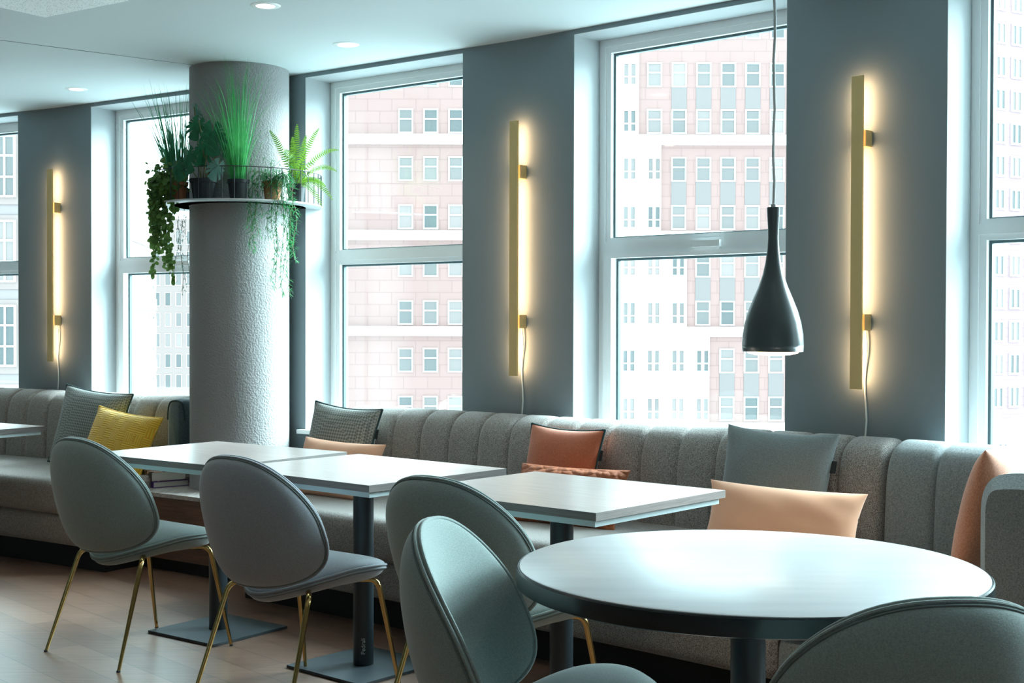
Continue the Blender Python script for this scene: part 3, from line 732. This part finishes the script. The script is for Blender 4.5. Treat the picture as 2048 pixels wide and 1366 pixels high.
# ------------------------------------------------------------------ PLANT SHELF
SZ = 1.893; PR = .435
t = thing('plant_shelf', 'round shelf with wire rail ringing the column, full of plants', 'shelf', None, (CC.x, CC.y, SZ))
bm = BM(); lathe(bm, [(.262, -.004), (PR, -.004), (PR, .004), (.262, .004), (.262, -.004)], n=96); link('shelf_plate', bm, M['shelf'], t)
bm = BM(); tube(bm, [(PR*.99*math.cos(k/64*6.2832), PR*.99*math.sin(k/64*6.2832), .165) for k in range(64)], .0028, 6, closed=True); link('top_rail', bm, M['wire'], t)
for k in range(44):
    a = k/44*6.2832; bm = BM(); tube(bm, [(PR*.99*math.cos(a), PR*.99*math.sin(a), .003), (PR*.99*math.cos(a), PR*.99*math.sin(a), .165)], .0024, 6); link('wire', bm, M['wire'], t)

def ring_pos(px, r=.347, front=True):
    """place on the ring so that it shows at this pixel column"""
    best = None
    for k in range(720):
        a = k/720*6.28318; x, y = CC.x + r*math.cos(a), CC.y + r*math.sin(a)
        e = abs(proj((x, y, SZ))[0] - px)
        if front == (math.sin(a) < .15):
            if best is None or e < best[0]: best = (e, x, y, a)
    return best[1], best[2], best[3]
def pot(t, m, r=.055, h=.10, lip=True):
    bm = BM(); prof = [(r*.74, 0), (r*.95, h*.82), (r*1.05, h*.83), (r*1.07, h), (r*.95, h), (r*.93, h*.9)] if lip else [(r*.78, 0), (r, h), (r*.94, h), (r*.92, h*.9)]
    lathe(bm, prof, n=36); link('pot', bm, m, t)
    bm = BM(); lathe(bm, [(.001, h*.88), (r*.93, h*.88), (r*.92, h*.84)], n=24); link('soil', bm, M['soil'], t)
def blade(bm, p0, dirv, L_, w_, droop, n=8, rnd=None, twist=0):
    """ribbon with slight fold"""
    dirv = Vector(dirv).normalized(); p = Vector(p0); side = dirv.cross(Vector((0, 0, 1)))
    if side.length < .05: side = Vector((1, 0, 0))
    side.normalize(); side = Matrix.Rotation(twist, 3, 'Z') @ side
    rows = []; d = dirv.copy()
    for k in range(n+1):
        f_ = k/n; ww = w_ * (1-f_)**.6 * (.5+.5*min(1, f_*6)) + .0002
        rows.append([p - side*ww, p + Vector((0, 0, -ww*.3)), p + side*ww])
        p = p + d*(L_/n); d = (d + Vector((dirv.x*droop*.6, dirv.y*droop*.6, -droop))*(f_*1.6)/n*4).normalized()
    grid(bm, rows)
def grass(name, label, px, m, potm, n, L0, L1, spread, droop, r=.35, pot_r=.055, seed=1, pot_h=.1, wd=.0022, front=True):
    rnd = random.Random(seed); x, y, a = ring_pos(px, r, front)
    t = thing(name, label, 'plant', 'potted plants on the column shelf', (x, y, SZ+.004)); pot(t, potm, pot_r, pot_h)
    bm = BM()
    for k in range(n):
        aa = rnd.uniform(0, 6.28); rr_ = pot_r*.7*math.sqrt(rnd.random()); tl = abs(rnd.gauss(0, spread))
        # keep clear of the column
        dv = Vector((math.cos(aa)*tl, math.sin(aa)*tl, 1)) + Vector((math.cos(a), math.sin(a), 0))*.10
        blade(bm, (rr_*math.cos(aa), rr_*math.sin(aa), pot_h*.85), dv, rnd.uniform(L0, L1), wd*rnd.uniform(.6, 1.2), droop*rnd.uniform(.1, 1.6), 9, twist=rnd.uniform(-1, 1))
    link('foliage', bm, m, t, sharp=80); return t
grass('tufted_grass_plant', 'bright green upright grass in a black pot before the column', 476, M['grass_bright'], M['pot'], 230, .22, .64, .17, .55, seed=3, pot_r=.054, wd=.0019)
grass('reed_plant', 'dark tall wispy reeds at the left end of the plant shelf', 347, M['grass_dark'], M['pot'], 150, .28, .60, .24, .22, seed=5, pot_r=.05, wd=.0036, front=False)

def monstera_leaf(bm, size):
    """heart leaf with deep slits, in local xy plane, tip toward -y, stalk joint at origin"""
    n = 64; mid = []; 
    def rad(a):   # a=0 tip
        base = .62 + .38*math.cos(a*.5)**1.2
        return size*(base*(1 - .18*(abs(math.sin(a)))**0) )
    pts = []
    for k in range(n):
        a = (k/n*2-1)*math.pi*.94
        r_ = size*(.55+.2*math.cos(a)+.1*math.cos(2*a))
        slit = 0
        for sa in (.45, .85, 1.25, 1.65, 2.05):
            dd = abs(abs(a)-sa)
            if dd < .06: slit = max(slit, (1-dd/.06)*.62)
        r_ *= (1-slit)
        pts.append(Vector((math.sin(a)*r_*.95, -math.cos(a)*r_ - size*.22, -.5*(math.sin(a)*r_)**2/size - .18*abs(r_)**2/size)))
    c = bm.verts.new((0, -size*.22, 0)); V = [bm.verts.new(p) for p in pts]
    for k in range(n-1): bm.faces.new((c, V[k], V[k+1]))
    return pts
x, y, a_ = ring_pos(406, .345)
t = thing('monstera_plant', 'dark split-leaf monstera in a black pot on the column shelf', 'plant', 'potted plants on the column shelf', (x, y, SZ+.004)); pot(t, M['pot'], .066, .105)
leafs = [(425, 283, .105, 6.62, (-60, 0, 5)), (398, 262, .075, 6.66, (-38, 15, 25)), (375, 325, .085, 6.62, (-62, -10, -45)), (388, 232, .065, 6.72, (-25, 10, -60)), (440, 345, .07, 6.62, (-55, 25, 40)), (352, 345, .075, 6.66, (-65, -20, -35)), (408, 310, .085, 6.70, (-60, 10, -15)), (455, 300, .06, 6.7, (-50, 5, 50))]
rnd = random.Random(11)
for (lx, ly, sz, Zl, rt) in leafs:
    sz *= 1.35
    rv = ray(lx, ly); tip = Vector((0, 0, CAM_Z)) + rv*(Zl/rv.y); lp = tip - Vector((x, y, SZ+.004)); lp.z += sz*.55
    bm = BM(); monstera_leaf(bm, sz); lf = link('leaf', bm, M['leaf_dark'] if sz > .10 else M['bluegreen'], t, sharp=80); lf.location = lp; lf.rotation_euler = (R(120+rt[0]*.6), R(rt[1]), R(rt[2]*.8))
    bm = BM(); b0 = Vector((rnd.uniform(-.02, .02), rnd.uniform(-.02, .02), .09)); mid = (b0+lp)/2 + Vector((0, 0, .05)); pts = [b0*(1-u)**2 + mid*2*u*(1-u) + lp*u*u for u in [k/8 for k in range(9)]]
    tube(bm, pts, .003, 6); link('stem', bm, M['stem'], t)

def fern():
    x, y, a = ring_pos(592, .35); t = thing('fern_plant', 'yellow green fern spreading its fronds at the shelf right end', 'plant', 'potted plants on the column shelf', (x, y, SZ+.004)); pot(t, M['pot'], .05, .10)
    org = Vector((x, y, SZ+.1)); rnd = random.Random(4)
    tips = [(540, 262, -.05), (562, 292, -.14), (594, 250, 0), (612, 272, .06), (637, 258, -.03), (676, 300, -.06), (672, 342, -.1), (664, 398, -.12), (643, 412, -.16), (628, 330, -.2), (574, 300, -.18), (604, 335, -.22), (585, 275, .03), (650, 372, .02)]
    for i, (tx, ty, dy) in enumerate(tips):
        rv = ray(tx, ty); Zl = y + dy; tip = Vector((0, 0, CAM_Z)) + rv*(Zl/rv.y); tip -= Vector((x, y, SZ+.004)); b0 = Vector((rnd.uniform(-.015, .015), rnd.uniform(-.015, .015), .09))
        v = tip-b0; mid = b0 + v*.5 + Vector((0, 0, .04 + .35*max(0, (Vector((v.x, v.y, 0)).length)-.06))) 
        bm = BM(); n = 26; prev = None
        pts = [b0*(1-u)**2 + mid*2*u*(1-u) + tip*u*u for u in [k/n for k in range(n+1)]]
        tube(bm, pts, [.0016*(1-.7*k/n) for k in range(n+1)], 5)
        for k in range(3, n+1):
            tg = (pts[k]-pts[k-1]).normalized(); sd = tg.cross(Vector((rnd.uniform(-.1, .1), -.75, .5))).normalized()
            f_ = k/n; wl = .021*math.sin(math.pi*min(1, f_*.93+.05))**.7 + .002
            for sg in (-1, 1):
                q0 = pts[k]; q1 = q0 + sd*sg*wl + tg*wl*.25; hw = tg*.0030
                v0 = [bm.verts.new(p) for p in (q0-hw, q0+hw, q1*.45+q0*.55+hw*1.1, q1, q1*.45+q0*.55-hw*1.1)]
                bm.faces.new((v0[0], v0[1], v0[2], v0[3], v0[4]))
        link('frond', bm, M['fern'], t, sharp=80)
fern()

def trailing(name, label, px, m, potm, strands, leaf, mass, seed, front=True, r=.35, needle=False, potr=.05, lsz=.013, massn=160, mdir=0, edge=None, mh=.07, mw=.07):
    """strands: (px, py_end) where each hanging shoot ends"""
    rnd = random.Random(seed); x, y, a = ring_pos(px, r, front)
    t = thing(name, label, 'plant', 'potted plants on the column shelf', (x, y, SZ+.004)); pot(t, potm, potr, .10)
    O = Vector((x, y, SZ+.004)); fo = BM(); st = BM(); outw = Vector((math.cos(a), math.sin(a), 0))
    def leafat(p, sz):
        if needle:
            for q_ in range(3):
                d = Vector((rnd.uniform(-1, 1), rnd.uniform(-1, 1), rnd.uniform(-.9, .5))).normalized(); blade(fo, p, d, sz*2.4, .0022, .25, 3)
        else:
            d = Vector((rnd.uniform(-1, 1), rnd.uniform(-1, .3), rnd.uniform(-1, .2))).normalized(); sd = d.cross(Vector((rnd.uniform(-.5, .5), -1, rnd.uniform(-.3, .8)))).normalized()
            sz *= rnd.uniform(.7, 1.25)
            prof = [(0, .05), (.25, .75), (.55, 1), (.8, .75), (1, 0)]
            L_ = [fo.verts.new(p + d*sz*1.25*u + sd*sz*.55*w2 + Vector((0, 0, -.2*sz*u*u))) for u, w2 in prof]; Rr = [fo.verts.new(p + d*sz*1.25*u - sd*sz*.55*w2 + Vector((0, 0, -.2*sz*u*u))) for u, w2 in prof[:-1]]
            fo.faces.new(L_ + list(reversed(Rr)))
    for (ex, ey) in strands:
        Ze = y + outw.y*.075 + rnd.uniform(-.03, .02); rv = ray(ex, ey); end = Vector((0, 0, CAM_Z)) + rv*(Ze/rv.y) - O
        b0 = Vector((rnd.uniform(-.02, .02), rnd.uniform(-.02, .02), .09)); top = Vector((end.x + rnd.uniform(-.015, .015), outw.y*(.085), .10 + rnd.uniform(-.02, .04)))
        if abs(top.x) + abs(top.y) < .05: top += outw*.06
        pts = [b0*(1-u)**2 + ((b0+top)/2+Vector((0, 0, .06)))*2*u*(1-u) + top*u*u for u in [k/5 for k in range(6)]]
        nseg = max(4, int((top-end).length/.02)); w1, w2 = rnd.uniform(0, 6), rnd.uniform(.004, .010)
        for k in range(1, nseg+1):
            u = k/nseg; pts.append(top.lerp(end, u) + Vector((math.sin(u*9+w1)*w2, math.cos(u*7+w1)*w2, 0)))
        tube(st, pts, .0011, 5)
        for p in pts[3:]:
            for _ in range(leaf):
                leafat(p + Vector((rnd.gauss(0, .005), rnd.gauss(0, .005), rnd.gauss(0, .006))), lsz)
    for _ in range(massn):
        p = Vector((rnd.gauss(mdir, mw), rnd.gauss(0, .035), .11 + abs(rnd.gauss(0, mh)) - .04)) + outw*.03
        leafat(p, lsz)
    link('foliage', fo, m, t, sharp=80); link('vines', st, M['stem'], t); return t
r6 = random.Random(8)
trailing('trailing_ivy_plant', 'dark trailing ivy with round leaves hanging left of the column', 356, M['ivy'], M['terra'], [(r6.uniform(302, 345), r6.uniform(420, 500)) for _ in range(11)] + [(312, 548), (330, 530), (341, 552)], 3, 0, 7, lsz=.020, massn=230, mdir=-.035, mh=.055, mw=.045)
trailing('string_vine_plant', 'thin sparse vine dangling beside the left edge of the column', 372, M['bluegreen'], M['pot'], [(352, 560), (362, 588), (371, 575), (378, 560), (357, 500), (376, 480)], 1, 0, 9, front=False, r=.34, needle=True, lsz=.009, massn=20)
trailing('needle_vine_plant', 'bright green needle-leaved vine in terracotta, trailing down the column front', 545, M['rhip'], M['terra'], [(500, 490), (507, 500), (515, 470), (497, 450), (545, 560), (552, 575), (563, 590), (570, 560), (578, 590), (585, 520), (590, 500), (535, 480), (555, 500), (575, 480), (566, 430), (522, 430)], 2, 0, 13, needle=True, lsz=.013, massn=260, mdir=-.012, mh=.05, mw=.045)

# leaves lie against the column instead of passing through it
for t in [o for o in bpy.data.objects if o.get('category') == 'plant']:
    for c in t.children:
        if c.type != 'MESH' or c.name.split('.')[0] in ('pot', 'soil'): continue
        mw = Matrix.Translation(t.location) @ Matrix.LocRotScale(c.location, c.rotation_euler, None); mi_ = mw.inverted()
        for v in c.data.vertices:
            p = mw @ v.co; d2 = Vector((p.x, p.y)) - CC
            if d2.length < .266 and d2.length > 1e-4:
                d2 = d2.normalized() * .267; v.co = mi_ @ Vector((CC.x + d2.x, CC.y + d2.y, p.z))
            if p.z > CEIL - .01: q_ = mw @ v.co; q_.z = CEIL - .01; v.co = mi_ @ q_

# ------------------------------------------------------------------ OUTSIDE
def plane_px(Z): return lambda px, py: (((px-1024)/F*Z), CAM_Z + (643-py)/F*Z)
def win_mesh(w_, h_, style):
    bm = BM(); b = .045*w_ if style != 'slit' else .06*w_; t_ = .10
    for c, s in (((-w_/2+b, 0, 0), (2*b, t_, h_)), ((w_/2-b, 0, 0), (2*b, t_, h_)), ((0, 0, h_/2-b), (w_, t_, 2*b)), ((0, 0, -h_/2+b), (w_, t_, 2*b))): box(bm, c, s)
    if style == 'hung': box(bm, (0, 0, h_*.08), (w_, t_, 2*b))
    if style in ('cross', 'slit'): box(bm, (0, 0, 0), (w_*(.22 if style == 'cross' else .18), t_, h_))
    if style == 'cross': box(bm, (0, 0, -h_*.12), (w_, t_, 2*b))
    if style == 'six':
        box(bm, (0, 0, 0), (w_*.08, t_, h_)); box(bm, (0, 0, h_*.17), (w_, t_, 2*b)); box(bm, (0, 0, -h_*.17), (w_, t_, 2*b))
    me = bpy.data.meshes.new('window'); bm.to_mesh(me); bm.free(); me.materials.append(M['offwin'])
    bm = BM(); box(bm, (0, .03, 0), (w_-.02, .03, h_-.02)); mp_ = bpy.data.meshes.new('pane'); bm.to_mesh(mp_); bm.free(); mp_.materials.append(M['offglass'])
    return me, mp_
def add_win(meshes, root, x, y, z):
    o = bpy.data.objects.new('window', meshes[0]); COL.objects.link(o); o.parent = root; o.location = (x, y, z)
    p = bpy.data.objects.new('pane', meshes[1]); COL.objects.link(p); p.parent = o
def bpart(name, root, m, x0, x1, z0, z1, y0, y1):
    bm = BM(); box(bm, ((x0+x1)/2, (y0+y1)/2, (z0+z1)/2), (x1-x0, y1-y0, z1-z0)); return link(name, bm, m, root, smooth=False)
# A: brick and white office block across the street
ZA = 88; PA = plane_px(ZA)
A = thing('office_building', 'red brick and white office block opposite the two middle windows', 'building', 'city buildings outside the windows', (0, ZA, 0))
xa, zt = PA(600, -120); xb, zb = PA(1650, 1000)
bpart('brick_wall', A, M['brick'], xa, xb, zb, zt, .0, 12)
def rowz(y): return PA(0, y)[1]
for bnd, (y0, y1) in ((1275, (-120, 280)), (1320, (280, 471)), (1372, (471, 662)), (1418, (662, 1000))):
    bpart('white_wall', A, M['facade'], PA(1090, 0)[0], PA(bnd, 0)[0], rowz(y1), rowz(y0), -.25, .05)
for yb in (280, 471, 662, 853):
    bpart('cornice_band', A, M['facade'], xa, xb, rowz(yb+10), rowz(yb-9), -.42, .02)
hung = win_mesh(30*ZA/F, 49*ZA/F, 'hung'); cross = win_mesh(27*ZA/F, 45*ZA/F, 'cross')
tops = [30, 126, 219, 314, 410, 505, 601, 696, 792]
def bound(y): return 1275 if y < 270 else 1320 if y < 465 else 1372 if y < 655 else 1418
for ti, ty in enumerate(tops):
    cy = rowz(ty+24.5)
    for cx in (811, 861, 911): add_win(hung, A, PA(cx, 0)[0], -.03, cy)
    for cx in (1307, 1356, 1405, 1454, 1503, 1552):
        if cx-16 > bound(ty): add_win(hung, A, PA(cx, 0)[0], -.03, cy)
    if ty > 100:
        for cx in (1257, 1306, 1355, 1404):
            if cx+14 < bound(ty)+2: add_win(cross, A, PA(cx, 0)[0], -.29, cy)
    if ti in (1, 3, 5, 7):
        for cx in (811, 861, 911, 1356, 1405, 1454, 1503, 1552):
            if cx-16 > bound(ty): x_ = PA(cx, 0)[0]; bpart('spandrel_panel', A, M['spandrel'], x_-.5, x_+.5, rowz(ty+96), rowz(ty+49), -.04, .02)
# B: tall dark red block seen through the right hand window
ZB = 120; ph = R(28.6)
pB = Vector(((1935-1024)/F*ZB, ZB, 0)); B = thing('office_tower', 'tall dark red brick tower outside the rightmost window', 'building', 'city buildings outside the windows', pB, ph)
bpart('brick_wall', B, M['brick_b'], -6, 30, -26, 60, 0, 14)
pair = win_mesh(1.45, 2.0, 'slit'); ppm = 15.6
for r_ in range(-3, 11):
    z_ = CAM_Z + (643 - (640 + r_*-65.5 + 20))/F*123
    for k in range(-1, 6):
        add_win(pair, B, (1997-1935 + k*33.5)/ppm*1.0, -.03, z_)
bpart('cornice_band', B, M['facade'], -6, 30, -8.8, -7.6, -.4, .02)
bpart('lower_wall', B, M['facade'], -6, 30, -26, -8.8, -.3, .02)
for k in range(-1, 6): 
    for z_ in (-10.9, -14.2): add_win(pair, B, (1997-1935 + k*33.5)/ppm, -.33, z_)
# C: white grid block and receding slab seen left of the column
ZC = 200; PC = plane_px(ZC)
Cb = thing('white_office_building', 'white gridded office building far away, left of the column', 'building', 'city buildings outside the windows', (0, ZC, 0))
bpart('white_wall', Cb, M['pale'], PC(285, 0)[0], PC(460, 0)[0], PC(0, 1000)[1], PC(0, 440)[1], 0, 20)
wc = win_mesh(12.5*ZC/F, 28*ZC/F, 'plain')
for r_ in range(9):
    for k in range(5): add_win(wc, Cb, PC(314.5+k*21.5, 0)[0], -.03, PC(0, 600 + (r_-3)*41)[1])
p0 = Vector(((225-1024)/F*96, 96)); p1 = Vector(((312-1024)/F*118.7, 118.7)); dv = (p1-p0); aD = math.atan2(dv.y, dv.x)
D = thing('slab_building', 'pale slab building receding steeply outside the window left of the column', 'building', 'city buildings outside the windows', (p0.x, p0.y, 0), aD)
Ld = dv.length
bpart('white_wall', D, M['pale'], -10, Ld, -30, 13.3, 0, 8)
for z_ in (8.6, 3.2, -2.2, -7.6): bpart('brick_band', D, M['brick_c'], -10, Ld+.05, z_-1.0, z_, -.08, .02)
ws = win_mesh(1.5, 2.9, 'slit')
for r_ in range(5):
    for k in range(9): add_win(ws, D, 1.4 + k*2.55, -.03, 11.0 - r_*5.4)
# D: brick and glass block at the far left window
ZE = 60; PE = plane_px(ZE)
E_ = thing('brick_office_building', 'banded brick office building outside the leftmost window', 'building', 'city buildings outside the windows', (0, ZE, 0))
bpart('brick_wall', E_, M['brick_c'], PE(-400, 0)[0], PE(75, 0)[0], PE(0, 1100)[1], PE(0, 215)[1], 0, 12)
we = win_mesh(44*ZE/F, 124*ZE/F, 'six')
for r_ in range(5):
    yc = 336 + 169*r_ 
    bpart('white_band', E_, M['pale'], PE(-400, 0)[0], PE(75, 0)[0], PE(0, yc+76)[1], PE(0, yc-72)[1], -.06, .02)
    for k in range(5): add_win(we, E_, PE(12-k*48, 0)[0], -.12, PE(0, yc)[1])
